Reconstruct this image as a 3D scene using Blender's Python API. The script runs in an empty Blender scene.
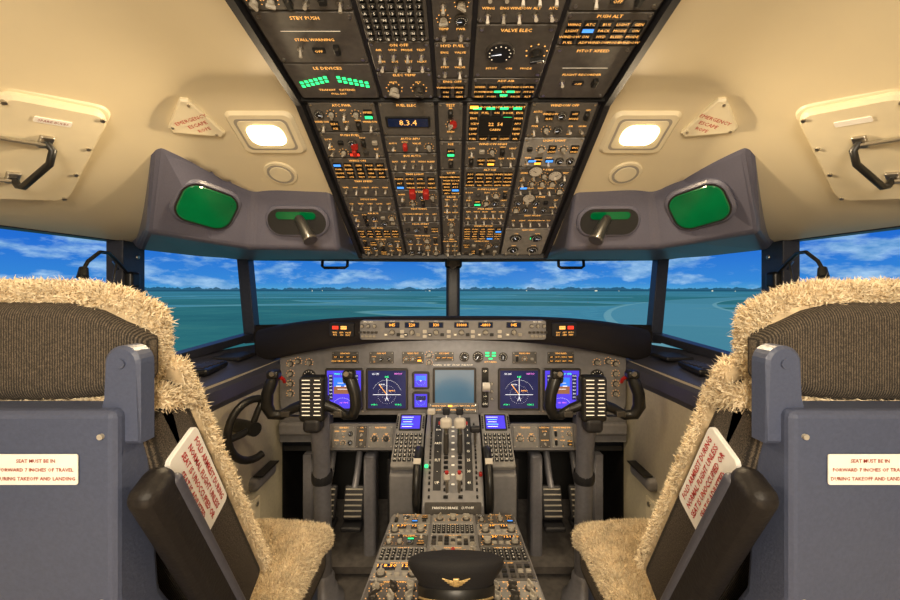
import bpy, math, random
from mathutils import Vector, Matrix
R = random.Random(7)
scene = bpy.context.scene
COL = scene.collection

# ------------------------------------------------------------------ materials
def mat(name, col, rough=.5, metal=0., emit=None, es=0., nscale=0, var=0., bump=0., spec=.5, stretch=None, sheen=0.):
    m = bpy.data.materials.new(name); m.use_nodes = True
    nt = m.node_tree; b = nt.nodes['Principled BSDF']
    b.inputs['Base Color'].default_value = (*col, 1)
    b.inputs['Roughness'].default_value = rough
    b.inputs['Metallic'].default_value = metal
    b.inputs['Specular IOR Level'].default_value = spec
    if sheen: b.inputs['Sheen Weight'].default_value = sheen
    if emit:
        b.inputs['Emission Color'].default_value = (*emit, 1)
        b.inputs['Emission Strength'].default_value = es
    if nscale:
        tc = nt.nodes.new('ShaderNodeTexCoord'); n = nt.nodes.new('ShaderNodeTexNoise')
        n.inputs['Scale'].default_value = nscale; n.inputs['Detail'].default_value = 4
        src = tc.outputs['Object']
        if stretch:
            mp = nt.nodes.new('ShaderNodeMapping'); mp.inputs['Scale'].default_value = stretch
            nt.links.new(src, mp.inputs['Vector']); src = mp.outputs['Vector']
        nt.links.new(src, n.inputs['Vector'])
        if var:
            r = nt.nodes.new('ShaderNodeValToRGB')
            r.color_ramp.elements[0].position = .3; r.color_ramp.elements[1].position = .7
            r.color_ramp.elements[0].color = (*[c*(1-var) for c in col], 1)
            r.color_ramp.elements[1].color = (*[min(1, c*(1+var)) for c in col], 1)
            nt.links.new(n.outputs['Fac'], r.inputs['Fac']); nt.links.new(r.outputs['Color'], b.inputs['Base Color'])
        if bump:
            bp = nt.nodes.new('ShaderNodeBump'); bp.inputs['Strength'].default_value = bump
            bp.inputs['Distance'].default_value = .002
            nt.links.new(n.outputs['Fac'], bp.inputs['Height']); nt.links.new(bp.outputs['Normal'], b.inputs['Normal'])
    return m
CREAM = mat('cream_liner', (.74, .65, .46), .42, nscale=6, var=.03)
CREAM2 = mat('cream_plate', (.80, .72, .53), .36, nscale=30, var=.03)
WALLM = mat('side_liner', (.58, .53, .40), .5, nscale=90, var=.06, bump=.1)
BGRAY = mat('bluegray_housing', (.115, .115, .165), .36, nscale=250, var=.05, bump=.1)
CONS = mat('console_gray', (.065, .067, .092), .42, nscale=200, var=.08, bump=.1)
SHELL = mat('seat_shell_paint', (.066, .082, .145), .42, nscale=300, var=.08, bump=.2)
PANEL = mat('panel_gray', (.23, .225, .235), .45, nscale=60, var=.08)
PLATE = mat('module_plate', (.105, .098, .092), .42, nscale=90, var=.15)
PLATE2 = mat('module_plate_light', (.29, .28, .27), .45, nscale=90, var=.1)
DARK = mat('dark_trim', (.018, .018, .022), .5, nscale=200, var=.2)
BLACK = mat('black_plastic', (.012, .012, .012), .35, nscale=100, var=.2)
FELT = mat('glareshield_felt', (.016, .012, .012), .85, nscale=500, var=.3, bump=.4)
KNOB = mat('knob_gray', (.38, .35, .30), .35, nscale=50, var=.05)
KNOBD = mat('knob_dark', (.05, .045, .04), .35, nscale=50, var=.1)
WHITE = mat('white_paint', (.64, .60, .54), .4, nscale=40, var=.04)
METAL = mat('brushed_metal', (.6, .57, .52), .3, 1., nscale=120, var=.1)
FRAME = mat('window_frame_paint', (.030, .032, .046), .4, nscale=100, var=.15)
FLOORM = mat('floor_vinyl', (.12, .11, .105), .5, nscale=40, var=.25, bump=.3)
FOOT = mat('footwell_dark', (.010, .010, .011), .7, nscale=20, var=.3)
STEEL = mat('column_gray', (.20, .20, .23), .35, .2, nscale=80, var=.08)
AMB = mat('amber_legend', (.3, .12, .02), .5, emit=(1., .46, .10), es=1.7)
AMBB = mat('amber_lamp', (.5, .2, .02), .5, emit=(1., .42, .04), es=2.4)
LEG = mat('white_legend', (.8, .75, .65), .5, emit=(1., .84, .58), es=.7)
GRN = mat('green_lamp', (.02, .4, .1), .5, emit=(.03, 1., .25), es=1.9)
REDL = mat('red_lamp', (.5, .02, .02), .5, emit=(1., .05, .02), es=1.4)
RED = mat('red_guard', (.45, .02, .015), .4, nscale=30, var=.1)
BLUL = mat('blue_lamp', (.02, .1, .5), .5, emit=(.08, .35, 1.), es=1.3)
LCD = mat('display_black', (.004, .005, .008), .12, emit=(.005, .01, .03), es=1, spec=.6)
LCDB = mat('display_blue', (.02, .02, .2), .15, emit=(.10, .06, .85), es=1., nscale=14, var=.5)
LCDN = mat('display_navy', (.01, .015, .04), .15, emit=(.022, .020, .075), es=1., nscale=14, var=.5)
LCDG = mat('display_idle', (.05, .10, .14), .15, emit=(.05, .11, .17), es=.9, nscale=6, var=.2)
CYAN = mat('cyan_symbology', (.1, .5, .6), .5, emit=(.2, .8, 1.), es=1.4)
MAG = mat('magenta_symbology', (.5, .1, .5), .5, emit=(1., .25, .9), es=1.2)
WSY = mat('white_symbology', (.8, .8, .8), .5, emit=(.85, .9, 1.), es=1.2)
PLAC = mat('placard_white', (.92, .90, .86), .5, nscale=60, var=.02)
PTXT = mat('placard_red_text', (.50, .012, .008), .5, nscale=60, var=.1)
PBRN = mat('placard_brown_text', (.30, .02, .01), .5, nscale=60, var=.1)
GLASSG = mat('hud_green_glass', (.0, .055, .017), .12, emit=(.0, .085, .018), es=.7, nscale=9, var=.6)
LAMP = mat('dome_lamp_lens', (1, .9, .7), .5, emit=(1., .80, .42), es=7)
GOLD = mat('gold_braid', (.62, .45, .2), .35, .6, nscale=300, var=.3)
CAPM = mat('cap_cloth', (.008, .008, .011), .8, nscale=400, var=.3, bump=.3)
PATENT = mat('patent_visor', (.006, .006, .006), .12, nscale=50, var=.1)
FURB = mat('sheepskin_base', (.58, .46, .30), .9, nscale=60, var=.3, bump=.8)
FUR1 = mat('sheepskin_fibre', (.82, .71, .52), .85, nscale=25, var=.15)
FUR2 = mat('sheepskin_fibre_dark', (.62, .50, .34), .85, nscale=25, var=.2)
RUB = mat('armrest_vinyl', (.013, .011, .011), .5, nscale=200, var=.2, bump=.3, spec=.3)

def fabric():
    m = bpy.data.materials.new('ribbed_seat_fabric'); m.use_nodes = True
    nt = m.node_tree; b = nt.nodes['Principled BSDF']; b.inputs['Roughness'].default_value = .9
    tc = nt.nodes.new('ShaderNodeTexCoord')
    w = nt.nodes.new('ShaderNodeTexWave'); w.bands_direction = 'X'
    w.inputs['Scale'].default_value = 110; w.inputs['Distortion'].default_value = 3.0
    w.inputs['Detail'].default_value = 2; w.inputs['Detail Scale'].default_value = 8
    n = nt.nodes.new('ShaderNodeTexNoise'); n.inputs['Scale'].default_value = 420
    mp = nt.nodes.new('ShaderNodeMapping'); mp.inputs['Scale'].default_value = (1.4, 1, .9)
    nt.links.new(tc.outputs['Object'], mp.inputs[0]); nt.links.new(mp.outputs[0], n.inputs['Vector'])
    nt.links.new(tc.outputs['Object'], w.inputs['Vector'])
    mx = nt.nodes.new('ShaderNodeMath'); mx.operation = 'MULTIPLY'
    nt.links.new(w.outputs['Fac'], mx.inputs[0]); nt.links.new(n.outputs['Fac'], mx.inputs[1])
    r = nt.nodes.new('ShaderNodeValToRGB')
    r.color_ramp.elements[0].position = .1; r.color_ramp.elements[0].color = (.018, .015, .013, 1)
    r.color_ramp.elements[1].position = .6; r.color_ramp.elements[1].color = (.150, .120, .090, 1)
    nt.links.new(mx.outputs[0], r.inputs[0]); nt.links.new(r.outputs[0], b.inputs['Base Color'])
    bp = nt.nodes.new('ShaderNodeBump'); bp.inputs['Strength'].default_value = .5; bp.inputs['Distance'].default_value = .002
    nt.links.new(mx.outputs[0], bp.inputs['Height']); nt.links.new(bp.outputs[0], b.inputs['Normal'])
    return m
FAB = fabric()

# ------------------------------------------------------------------ mesh builder
_tc = {}
def text_geo(s, bold=0.):
    if (s, bold) in _tc: return _tc[(s, bold)]
    cu = bpy.data.curves.new('t', 'FONT'); cu.body = s; cu.size = 1; cu.resolution_u = 1; cu.offset = bold
    cu.align_x = 'CENTER'; cu.align_y = 'CENTER'
    ob = bpy.data.objects.new('t', cu)
    me = ob.to_mesh()
    g = ([(v.co.x, v.co.y) for v in me.vertices], [tuple(p.vertices) for p in me.polygons])
    ob.to_mesh_clear(); bpy.data.objects.remove(ob); bpy.data.curves.remove(cu)
    _tc[(s, bold)] = g
    return g

def rrect(w, h, r, n=3):
    r = min(r, w/2-1e-5, h/2-1e-5); pts = []
    for cx, cy, a0 in ((w/2-r, h/2-r, 0), (-w/2+r, h/2-r, 90), (-w/2+r, -h/2+r, 180), (w/2-r, -h/2+r, 270)):
        for k in range(n+1):
            a = math.radians(a0+90*k/n); pts.append((cx+r*math.cos(a), cy+r*math.sin(a)))
    return pts
def circ(r, n=16, ry=None):
    return [(r*math.cos(2*math.pi*k/n), (ry or r)*math.sin(2*math.pi*k/n)) for k in range(n)]
def frame(o, x, y):
    x = Vector(x).normalized(); y = Vector(y); y = (y-x*y.dot(x)).normalized(); z = x.cross(y)
    m = Matrix((x, y, z)).transposed().to_4x4(); m.translation = Vector(o); return m

class MB:
    def __init__(s, M=None):
        s.v = []; s.f = []; s.mi = []; s.sm = []; s.mats = []; s.M = M or Matrix(); s.h = 0.
    def add(s, vs, fs, m, smooth=False):
        b = len(s.v); M = s.M; flip = M.determinant() < 0
        s.v.extend([M @ Vector(v) for v in vs])
        if m not in s.mats: s.mats.append(m)
        i = s.mats.index(m)
        for f in fs:
            f = [b+k for k in f]
            s.f.append(f[::-1] if flip else f)
        s.mi.extend([i]*len(fs)); s.sm.extend([smooth]*len(fs))
    def prism(s, pts, z0, z1, m, ch=0., at=(0, 0), smooth=False, mtop=None, taper=1.):
        n = len(pts); ax, ay = at
        cx = sum(p[0] for p in pts)/n; cy = sum(p[1] for p in pts)/n
        vs = [(ax+p[0], ay+p[1], z0) for p in pts]
        def q(p, k): return (ax+cx+(p[0]-cx)*k, ay+cy+(p[1]-cy)*k)
        vs += [(*q(p, taper), z1-ch if z1 > z0 else z1+ch) for p in pts]
        rings = 2
        if ch:
            for p in pts:
                d = math.hypot(p[0]-cx, p[1]-cy) or 1
                vs.append((*q(p, taper*(1-min(.9, ch*1.2/d))), z1))
            rings = 3
        fs = []
        for r in range(rings-1):
            for k in range(n):
                k2 = (k+1) % n
                fs.append((r*n+k, r*n+k2, (r+1)*n+k2, (r+1)*n+k))
        s.add(vs, fs, m, smooth)
        top = [vs[(rings-1)*n+k] for k in range(n)]
        s.add(top, [tuple(range(n))], mtop or m)
        s.add(vs[:n], [tuple(range(n))[::-1]], m)
    def box(s, c, d, m, rot=None):
        x, y, z = [k/2 for k in d]; rm = rot or Matrix.Identity(3); c = Vector(c)
        vs = [c + rm @ Vector((a*x, b*y, e*z)) for a in (-1, 1) for b in (-1, 1) for e in (-1, 1)]
        fs = [(0, 1, 3, 2), (4, 6, 7, 5), (0, 4, 5, 1), (2, 3, 7, 6), (0, 2, 6, 4), (1, 5, 7, 3)]
        s.add(vs, fs, m)
    def beam(s, p, q, w, d, m, up=(0, 0, 1)):
        p = Vector(p); q = Vector(q); z = (q-p); L = z.length; z.normalize()
        x = Vector(up).cross(z)
        if x.length < 1e-4: x = Vector((1, 0, 0))
        x.normalize(); y = z.cross(x)
        s.box((p+q)/2, (w, d, L), m, Matrix((x, y, z)).transposed())
    def rbox(s, c, d, r, m, rot=None, n=4, mid=5, fn=None):
        def coords(h):
            r_ = min(r, h); o = [-(h-r_)-r_*math.tan(math.radians(45)*(1-k/n)) for k in range(n)]
            i = [-(h-r_)+2*(h-r_)*k/mid for k in range(mid+1)]
            return o+i+[-a for a in o[::-1]]
        H = [k/2 for k in d]; cs = [coords(h) for h in H]; rm = rot or Matrix.Identity(3); c = Vector(c)
        vs = []; fs = []
        def pt(p):
            inner = Vector([max(-(H[k]-min(r, H[k])), min(H[k]-min(r, H[k]), p[k])) for k in range(3)])
            e = Vector(p)-inner
            if e.length > 1e-9: e = e.normalized()*min(r, min(H))
            o = inner+e
            if fn: o = fn(o)
            return c+rm @ o
        for ax in range(3):
            a, b = (ax+1) % 3, (ax+2) % 3
            for sg in (-1, 1):
                base = len(vs); na, nb = len(cs[a]), len(cs[b])
                for i in range(na):
                    for j in range(nb):
                        p = [0, 0, 0]; p[ax] = sg*H[ax]; p[a] = cs[a][i]; p[b] = cs[b][j]
                        vs.append(pt(p))
                for i in range(na-1):
                    for j in range(nb-1):
                        q = [base+i*nb+j, base+(i+1)*nb+j, base+(i+1)*nb+j+1, base+i*nb+j+1]
                        fs.append(tuple(q if sg > 0 else q[::-1]))
        s.add(vs, fs, m, True)
        return [[vs[k] for k in f] for f in fs]
    def tube(s, path, r, m, n=10, caps=True):
        path = [Vector(p) for p in path]; rs = r if isinstance(r, (list, tuple)) else [r]*len(path)
        vs = []; fs = []; prev = None
        for i, p in enumerate(path):
            t = (path[min(i+1, len(path)-1)]-path[max(i-1, 0)]).normalized()
            u = prev if prev else (Vector((0, 0, 1)) if abs(t.z) < .9 else Vector((1, 0, 0)))
            u = (u-t*u.dot(t)).normalized(); prev = u; w = t.cross(u)
            for k in range(n):
                a = 2*math.pi*k/n; vs.append(p+(u*math.cos(a)+w*math.sin(a))*rs[i])
        for i in range(len(path)-1):
            for k in range(n):
                k2 = (k+1) % n; fs.append((i*n+k, i*n+k2, (i+1)*n+k2, (i+1)*n+k))
        s.add(vs, fs, m, True)
        if caps:
            s.add(vs[:n], [tuple(range(n))[::-1]], m); s.add(vs[-n:], [tuple(range(n))], m)
    def cyl(s, p, q, r, m, n=16): s.tube([p, q], r, m, n)
    def lathe(s, prof, c, m, n=32, sx=1., sy=1., tilt=None):
        vs = []; fs = []; c = Vector(c); tm = tilt or Matrix.Identity(3)
        for (r, z) in prof:
            for k in range(n):
                a = 2*math.pi*k/n; vs.append(c+tm @ Vector((r*math.cos(a)*sx, r*math.sin(a)*sy, z)))
        for i in range(len(prof)-1):
            for k in range(n):
                k2 = (k+1) % n; fs.append((i*n+k, i*n+k2, (i+1)*n+k2, (i+1)*n+k))
        s.add(vs, fs, m, True)
    def fur(s, polys, dens, ln, test=None, w=.0008):
        v1 = []; f1 = []; v2 = []; f2 = []; g = R.gauss; rnd = R.random
        for P in polys:
            P = [Vector(p) for p in P]
            nn = (P[1]-P[0]).cross(P[2]-P[0]) + (P[2]-P[0]).cross(P[3]-P[0])
            ar = nn.length/2
            if ar < 1e-9: continue
            nn.normalize(); c = sum(P, Vector())/4
            if test and not test(c, nn): continue
            k = ar*dens; k = int(k)+(rnd() < k-int(k))
            cl = Vector((g(0, .3), g(0, .3), g(0, .3)))
            for _ in range(k):
                a, b = rnd(), rnd()
                p = P[0]*(1-a)*(1-b)+P[1]*a*(1-b)+P[2]*a*b+P[3]*(1-a)*b
                d = (nn+cl+Vector((g(0, .55), g(0, .55), g(0, .55)))).normalized()
                t = d.cross(Vector((g(0, 1), g(0, 1), g(0, 1)))).normalized()*w
                L = ln*R.uniform(.5, 1.2); e = p+d*L
                V, F = (v1, f1) if rnd() < .75 else (v2, f2)
                q = len(V); mid = p+d*L*.6+Vector((g(0, .001), g(0, .001), g(0, .001)))
                V.extend([p-t, p+t, mid+t*.9, mid-t*.9, e+Vector((g(0, .002), g(0, .002), g(0, .002)))]); F.extend([(q, q+1, q+2, q+3), (q+3, q+2, q+4)])
        if v1: s.add(v1, f1, FUR1)
        if v2: s.add(v2, f2, FUR2)
    # ---- instrument parts, local z = outwards, s.h = plate height
    def label(s, x, y, t, size=.008, m=None, z=.0007, rot=0, bold=0.):
        V, F = text_geo(t, bold); h = s.h+z
        if rot: vs = [(x-v[1]*size, y+v[0]*size, h) for v in V]
        else: vs = [(x+v[0]*size, y+v[1]*size, h) for v in V]
        s.add(vs, F, m or AMB)
    def rect(s, x, y, w, h, m, z=.0008):
        s.add([(x-w/2, y-h/2, s.h+z), (x+w/2, y-h/2, s.h+z), (x+w/2, y+h/2, s.h+z), (x-w/2, y+h/2, s.h+z)], [(0, 1, 2, 3)], m)
    def knob(s, x, y, r=.010, m=None, hgt=None, ticks=True):
        m = m or KNOB; h = s.h; hgt = hgt or r*1.2
        if ticks:
            for k in range(7):
                a = math.radians(210-k*40); rr = r*1.55
                s.rect(x+rr*math.cos(a), y+rr*math.sin(a), r*.22, r*.22, AMB)
        s.prism(circ(r*1.15, 14), h, h+hgt*.3, KNOBD, at=(x, y), smooth=True)
        s.prism(circ(r*.85, 14), h+hgt*.3, h+hgt, m, ch=r*.15, at=(x, y), smooth=False)
        a = R.uniform(0, math.pi); c, n_ = math.cos(a), math.sin(a)
        p = [(c*u-n_*v, n_*u+c*v) for u, v in ((-r, -r*.25), (r, -r*.25), (r, r*.25), (-r, r*.25))]
        s.prism(p, h+hgt*.9, h+hgt*1.5, m, ch=r*.1, at=(x, y))
        s.add([(x+c*u-n_*v, y+n_*u+c*v, h+hgt*1.5+.0005) for u, v in ((0, -r*.08), (r*.8, -r*.08), (r*.8, r*.08), (0, r*.08))], [(0, 1, 2, 3)], WHITE)
    def toggle(s, x, y, r=.0036):
        h = s.h; s.prism(circ(r*1.3, 8), h, h+.003, METAL, at=(x, y))
        d = R.choice((-1, 1))*.35
        s.tube([(x, y, h+.002), (x, y+d*.008, h+.009), (x, y+d*.011, h+.0125)], [r*.45, r*.75, r*.85], WHITE if R.random() < .5 else KNOB, 7)
    def guard(s, x, y, m=RED):
        s.prism(rrect(.010, .019, .003, 2), s.h, s.h+.009, m, ch=.003, at=(x, y))
    def gauge(s, x, y, r=.02, m=BLACK, sym=None):
        h = s.h; s.prism(circ(r, 24), h, h+.004, KNOBD, ch=.001, at=(x, y))
        s.prism(circ(r*.85, 24), h+.004, h+.0045, m, at=(x, y)); o = s.h; s.h = h+.0045
        for k in range(11):
            a = math.radians(225-k*27); s.rect(x+r*.72*math.cos(a), y+r*.72*math.sin(a), r*.09, r*.09, sym or LEG)
        a = R.uniform(0, 6.28); c, n_ = math.cos(a), math.sin(a)
        s.add([(x+c*u-n_*v, y+n_*u+c*v, s.h+.0012) for u, v in ((-r*.1, -r*.05), (r*.6, -.0003), (r*.6, .0003), (-r*.1, r*.05))], [(0, 1, 2, 3)], sym or WSY)
        s.h = o
    def ann(s, x, y, w=.016, h=.008, m=None, t=None):
        s.prism(rrect(w, h, .001, 1), s.h, s.h+.003, BLACK, at=(x, y)); o = s.h; s.h += .003
        if m: s.rect(x, y, w*.85, h*.75, m)
        elif t: s.label(x, y, t, h*.75, AMB)
        s.h = o
    def btn(s, x, y, w=.010, h=.009, m=None, t=None):
        s.prism(rrect(w, h, .0015, 1), s.h, s.h+.005, m or KNOBD, ch=.001, at=(x, y))
        if t: s.label(x, y, t, h*.8, LEG, z=.0056)
    def disp(s, x, y, w, h, t=None, m=None):
        s.prism(rrect(w, h, .002, 2), s.h, s.h+.003, BLACK, ch=.001, at=(x, y)); o = s.h; s.h += .003
        s.rect(x, y, w*.9, h*.8, LCD)
        if t: s.label(x, y, t, h*.75, m or AMBB, z=.0014)
        s.h = o

def build(mb, name, parent=None, bevel=0., loc=None):
    me = bpy.data.meshes.new(name)
    lo = Vector([min(v[k] for v in mb.v) for k in range(3)]); hi = Vector([max(v[k] for v in mb.v) for k in range(3)])
    c = (lo+hi)/2
    me.from_pydata([tuple(v-c) for v in mb.v], [], mb.f)
    for m in mb.mats: me.materials.append(m)
    me.polygons.foreach_set('material_index', mb.mi); me.polygons.foreach_set('use_smooth', mb.sm)
    me.update()
    ob = bpy.data.objects.new(name, me); ob.location = c; COL.objects.link(ob)
    if bevel:
        w = ob.modifiers.new('w', 'WELD'); w.merge_threshold = .0005
        b = ob.modifiers.new('b', 'BEVEL'); b.width = bevel; b.segments = 3; b.limit_method = 'ANGLE'; b.angle_limit = math.radians(20)
    if parent:
        ob.parent = parent; ob.matrix_parent_inverse = Matrix.Translation(parent.location).inverted()
    return ob
def empty(name, loc):
    e = bpy.data.objects.new(name, None); e.location = loc; e.empty_display_size = .1; COL.objects.link(e); return e
MIR = Matrix.Diagonal((-1, 1, 1, 1))
def side(k): return Matrix() if k < 0 else MIR.copy()

WORDS = 'FUEL PUMPS APU GEN BUS HYD ELEC START ANTI ICE HEAT OFF ON AUTO TEST LOW HIGH ENG BLEED TRIM PACK FLT ALT VALVE XFEED WING LIGHT PITOT TEMP AIR STBY PWR MODE WINDOW DOOR NAV ADF ATC PUSH'.split()
def wd(): return R.choice(WORDS)

def module(mb, x, y, w, h, kind, plate=None, lab=True):
    h0 = mb.h
    mb.prism(rrect(w-.004, h-.004, .003, 2), h0, h0+.005, plate or PLATE, ch=.0012, at=(x, y)); mb.h = h0+.005
    for a in (-1, 1):
        for b in (-1, 1):
            mb.prism(circ(.0025, 6), mb.h, mb.h+.0012, METAL, at=(x+a*(w/2-.007), y+b*(h/2-.007)))
    if lab and h > .03:
        mb.label(x, y+h/2-.008, wd()+' '+wd() if w > .06 else wd(), .0085)
        yy = y-.005; hh = h-.018
    else: yy = y; hh = h-.006
    cw = {'tog': .021, 'knob': .034, 'gauge': .046, 'ann': .022, 'disp': w, 'mix': .023, 'guard': .024, 'keys': .013, 'btn': .017, 'radio': w}[kind]
    chh = {'tog': .027, 'knob': .036, 'gauge': .046, 'ann': .012, 'disp': .034, 'mix': .026, 'guard': .030, 'keys': .012, 'btn': .016, 'radio': hh}[kind]
    nx = max(1, int((w-.010)/cw)); ny = max(1, int(hh/chh))
    for i in range(nx):
        for j in range(ny):
            px = x+(i+.5-nx/2)*(w-.010)/nx; py = yy+(j+.5-ny/2)*hh/ny
            k = kind
            if kind == 'mix': k = R.choice(('tog', 'tog', 'knobs', 'ann2', 'guard1', 'toga', 'btn2', 'g2', 'knobs'))
            if k in ('tog', 'toga'):
                mb.toggle(px, py-.003); mb.label(px, py+.009, wd(), .0065)
                if k == 'toga': mb.label(px, py-.012, 'OFF', .005)
            elif k in ('knob',): mb.knob(px, py-.002, .0095, R.choice((KNOB, KNOBD, KNOB))); mb.label(px, py+.016, wd(), .0065)
            elif k == 'knobs': mb.knob(px, py, .0065)
            elif k == 'gauge': mb.gauge(px, py-.002, .018); mb.label(px, py+.020, wd(), .005)
            elif k == 'g2': mb.gauge(px, py, .010)
            elif k == 'ann': mb.ann(px, py, .020, .0095, t=wd()) if R.random() < .95 else mb.ann(px, py, .020, .0095, R.choice((AMBB, BLUL, GRN)))
            elif k == 'ann2': mb.ann(px, py+.006, .018, .009, t=wd()); mb.ann(px, py-.006, .018, .009, R.choice((BLUL, None, None, None, GRN, None, None, AMBB)), t=wd())
            elif k == 'guard': mb.guard(px, py, R.choice((RED, BLACK, BLACK, BLACK))); mb.label(px, py+.013, wd(), .005)
            elif k == 'guard1': mb.guard(px, py, RED if R.random() < .12 else BLACK); mb.label(px, py+.013, wd(), .005)
            elif k in ('keys',): mb.btn(px, py, .0095, .0085, BLACK, R.choice('ABCDEFGHKLMNPRST1234567890'))
            elif k in ('btn', 'btn2'): mb.btn(px, py, .012, .010, R.choice((KNOBD, KNOB, BLACK)))
            elif k == 'disp':
                mb.disp(px, py, w*.8, .026, R.choice(('12.50', '0270', '8.3.4', '33000')), AMB)
            elif k == 'radio':
                mb.disp(x-w*.24, y+h*.16, w*.36, h*.3, '118.30', AMBB); mb.disp(x+w*.24, y+h*.16, w*.36, h*.3, '121.50', AMBB)
                mb.knob(x-w*.30, y-h*.24, .010); mb.knob(x+w*.30, y-h*.24, .010)
                for q in (-1, 0, 1): mb.btn(x+q*.018, y-h*.24, .012, .009, KNOB)
    mb.h = h0

# ------------------------------------------------------------------ cockpit shell
def lerp(a, b, t): return a+(b-a)*t
def pw(P, v):
    for (a, b), (c, d) in zip(P, P[1:]):
        if v <= c: return lerp(b, d, max(0, (v-a)/(c-a)))
    return P[-1][1]
def Wd(Y): return pw([(-1, 1.06), (.8, 1.055), (1.17, 1.01), (1.27, .99), (1.66, .88), (1.86, .80)], Y)
def cz(x, Y):
    z0 = 1.69-.49*(Y-.8) if Y > .8 else 1.69+.13*(.8-Y)
    z0 = max(z0, 1.445)
    t = max(0, min(1, (abs(x)-.45)/(Wd(Y)-.45))); s_ = t*t*(3-2*t)
    return z0-(z0-1.445)*s_
mb = MB(); NX, NY = 110, 130; vs = []; fs = []
for j in range(NY+1):
    Y = -.8+2.64*j/NY
    for i in range(NX+1):
        u = (i/NX*2-1); x = u*Wd(Y); vs.append((x, Y, cz(x, Y)))
def cut(x): return pw([(0, 9), (.335, 9), (.336, 1.10), (.53, 1.09), (.60, .97), (.635, .90), (.755, 1.01), (.945, 1.22), (1.1, 1.26)], abs(x))
for j in range(NY):
    for i in range(NX):
        a = j*(NX+1)+i; c = vs[a]
        if c[1] > cut(c[0]): continue
        fs.append((a, a+NX+1, a+NX+2, a+1))
mb.add(vs, fs, CREAM, True); ob = build(mb, 'ceiling')
sl = ob.modifiers.new('s', 'SOLIDIFY'); sl.thickness = .01; sl.offset = -1

FZ = .18
mb = MB(); mb.box((0, .7, FZ-.02), (2.3, 3.0, .04), FLOORM)
for x in (-.66, -.30, .30, .66): mb.box((x, .9, FZ+.004), (.03, 1.3, .008), METAL)
build(mb, 'floor')
for k, nm in ((-1, 'wall_left'), (1, 'wall_right')):
    mb = MB(side(k))
    L = [(-.72, -.8), (-.715, .9), (-.70, 1.64)]
    for (a, b), (c, d) in zip(L, L[1:]):
        mb.add([(a, b, FZ), (c, d, FZ), (c, d, 1.02), (a, b, 1.02)], [(0, 1, 2, 3)], WALLM)
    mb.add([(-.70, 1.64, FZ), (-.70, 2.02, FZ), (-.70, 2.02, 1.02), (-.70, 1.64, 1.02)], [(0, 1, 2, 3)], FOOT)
    mb.add([(-1.06, -.8, 1.02), (-1.06, .78, 1.02), (-1.055, .78, 1.47), (-1.06, -.8, 1.47)], [(0, 1, 2, 3)], CREAM)
    mb.rbox((-.70, 1.46, .62), (.05, .16, .05), .02, PANEL)
    mb.rbox((-.68, 1.46, .648), (.035, .13, .006), .002, BLACK)
    mb.rbox((-.703, 1.2, .45), (.012, .5, .22), .006, CREAM2)
    for yy in (.98, 1.42):
        for zz in (.36, .54): mb.cyl((-.70, yy, zz), (-.692, yy, zz), .008, METAL, 8)
    build(mb, nm)
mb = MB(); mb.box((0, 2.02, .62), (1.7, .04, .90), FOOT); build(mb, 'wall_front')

# windows
def glassmat():
    m = bpy.data.materials.new('window_glass'); m.use_nodes = True; nt = m.node_tree
    for n in list(nt.nodes): nt.nodes.remove(n)
    o = nt.nodes.new('ShaderNodeOutputMaterial'); t = nt.nodes.new('ShaderNodeBsdfTransparent'); g = nt.nodes.new('ShaderNodeBsdfGlossy')
    t.inputs[0].default_value = (.95, .98, .99, 1); g.inputs['Roughness'].default_value = .25
    mx = nt.nodes.new('ShaderNodeMixShader'); mx.inputs[0].default_value = .004
    nt.links.new(t.outputs[0], mx.inputs[1]); nt.links.new(g.outputs[0], mx.inputs[2]); nt.links.new(mx.outputs[0], o.inputs[0]); return m
GL = glassmat(); wn = 1
T0, B0 = (0, 1.83, 1.435), (0, 1.83, 1.11)
T1, B1 = (-.868, 1.68, 1.432), (-.838, 1.68, 1.11)
T2, B2 = (-.985, 1.27, 1.448), (-.985, 1.27, 1.055)
T3, B3 = (-1.006, 1.17, 1.45), (-1.006, 1.17, 1.05)
T4, B4 = (-1.055, .78, 1.45), (-1.055, .78, 1.04)
for k in (-1, 1):
    mb = MB(side(k))
    for p, q in ((T0, T1), (T1, T2), (T2, T3), (T3, T4)):
        mb.beam(Vector(p)+Vector((0, 0, .008)), Vector(q)+Vector((0, 0, .008)), .045, .03, FRAME)
    for p, q in ((B0, B1), (B1, B2), (B2, B3), (B3, B4)): mb.beam(p, q, .05, .03, FRAME)
    mb.beam((T1[0]-.002, 1.675, 1.43), (B1[0]-.0, 1.675, 1.08), .046, .05, FRAME, up=(0, 1, 0))
    mb.beam((-.9965, 1.22, 1.46), (-.9965, 1.22, 1.03), .105, .045, FRAME, up=(1, .15, 0))
    for zz in (1.10, 1.25, 1.40):
        mb.cyl((-.965, 1.22, zz), (-.958, 1.22, zz), .007, METAL, 8)
    mb.beam((-1.055, .79, 1.46), (-1.055, .79, 1.03), .06, .05, FRAME, up=(1, 0, 0))
    build(mb, 'window_frame', bevel=.006)
    for a, b, c, d in ((T0, T1, B1, B0), (T1, T2, B2, B1), (T3, T4, B4, B3)):
        mb = MB(side(k)); mb.add([a, b, c, d], [(0, 1, 2, 3)], GL); build(mb, 'window_%d' % wn); wn += 1
mb = MB(); mb.rbox((0, 1.81, 1.27), (.062, .06, .36), .015, FRAME)
mb.rbox((.002, 1.765, 1.42), (.075, .07, .05), .014, BLACK)
mb.cyl((0, 1.74, 1.41), (0, 1.728, 1.41), .018, KNOBD); build(mb, 'center_window_post')

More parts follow.
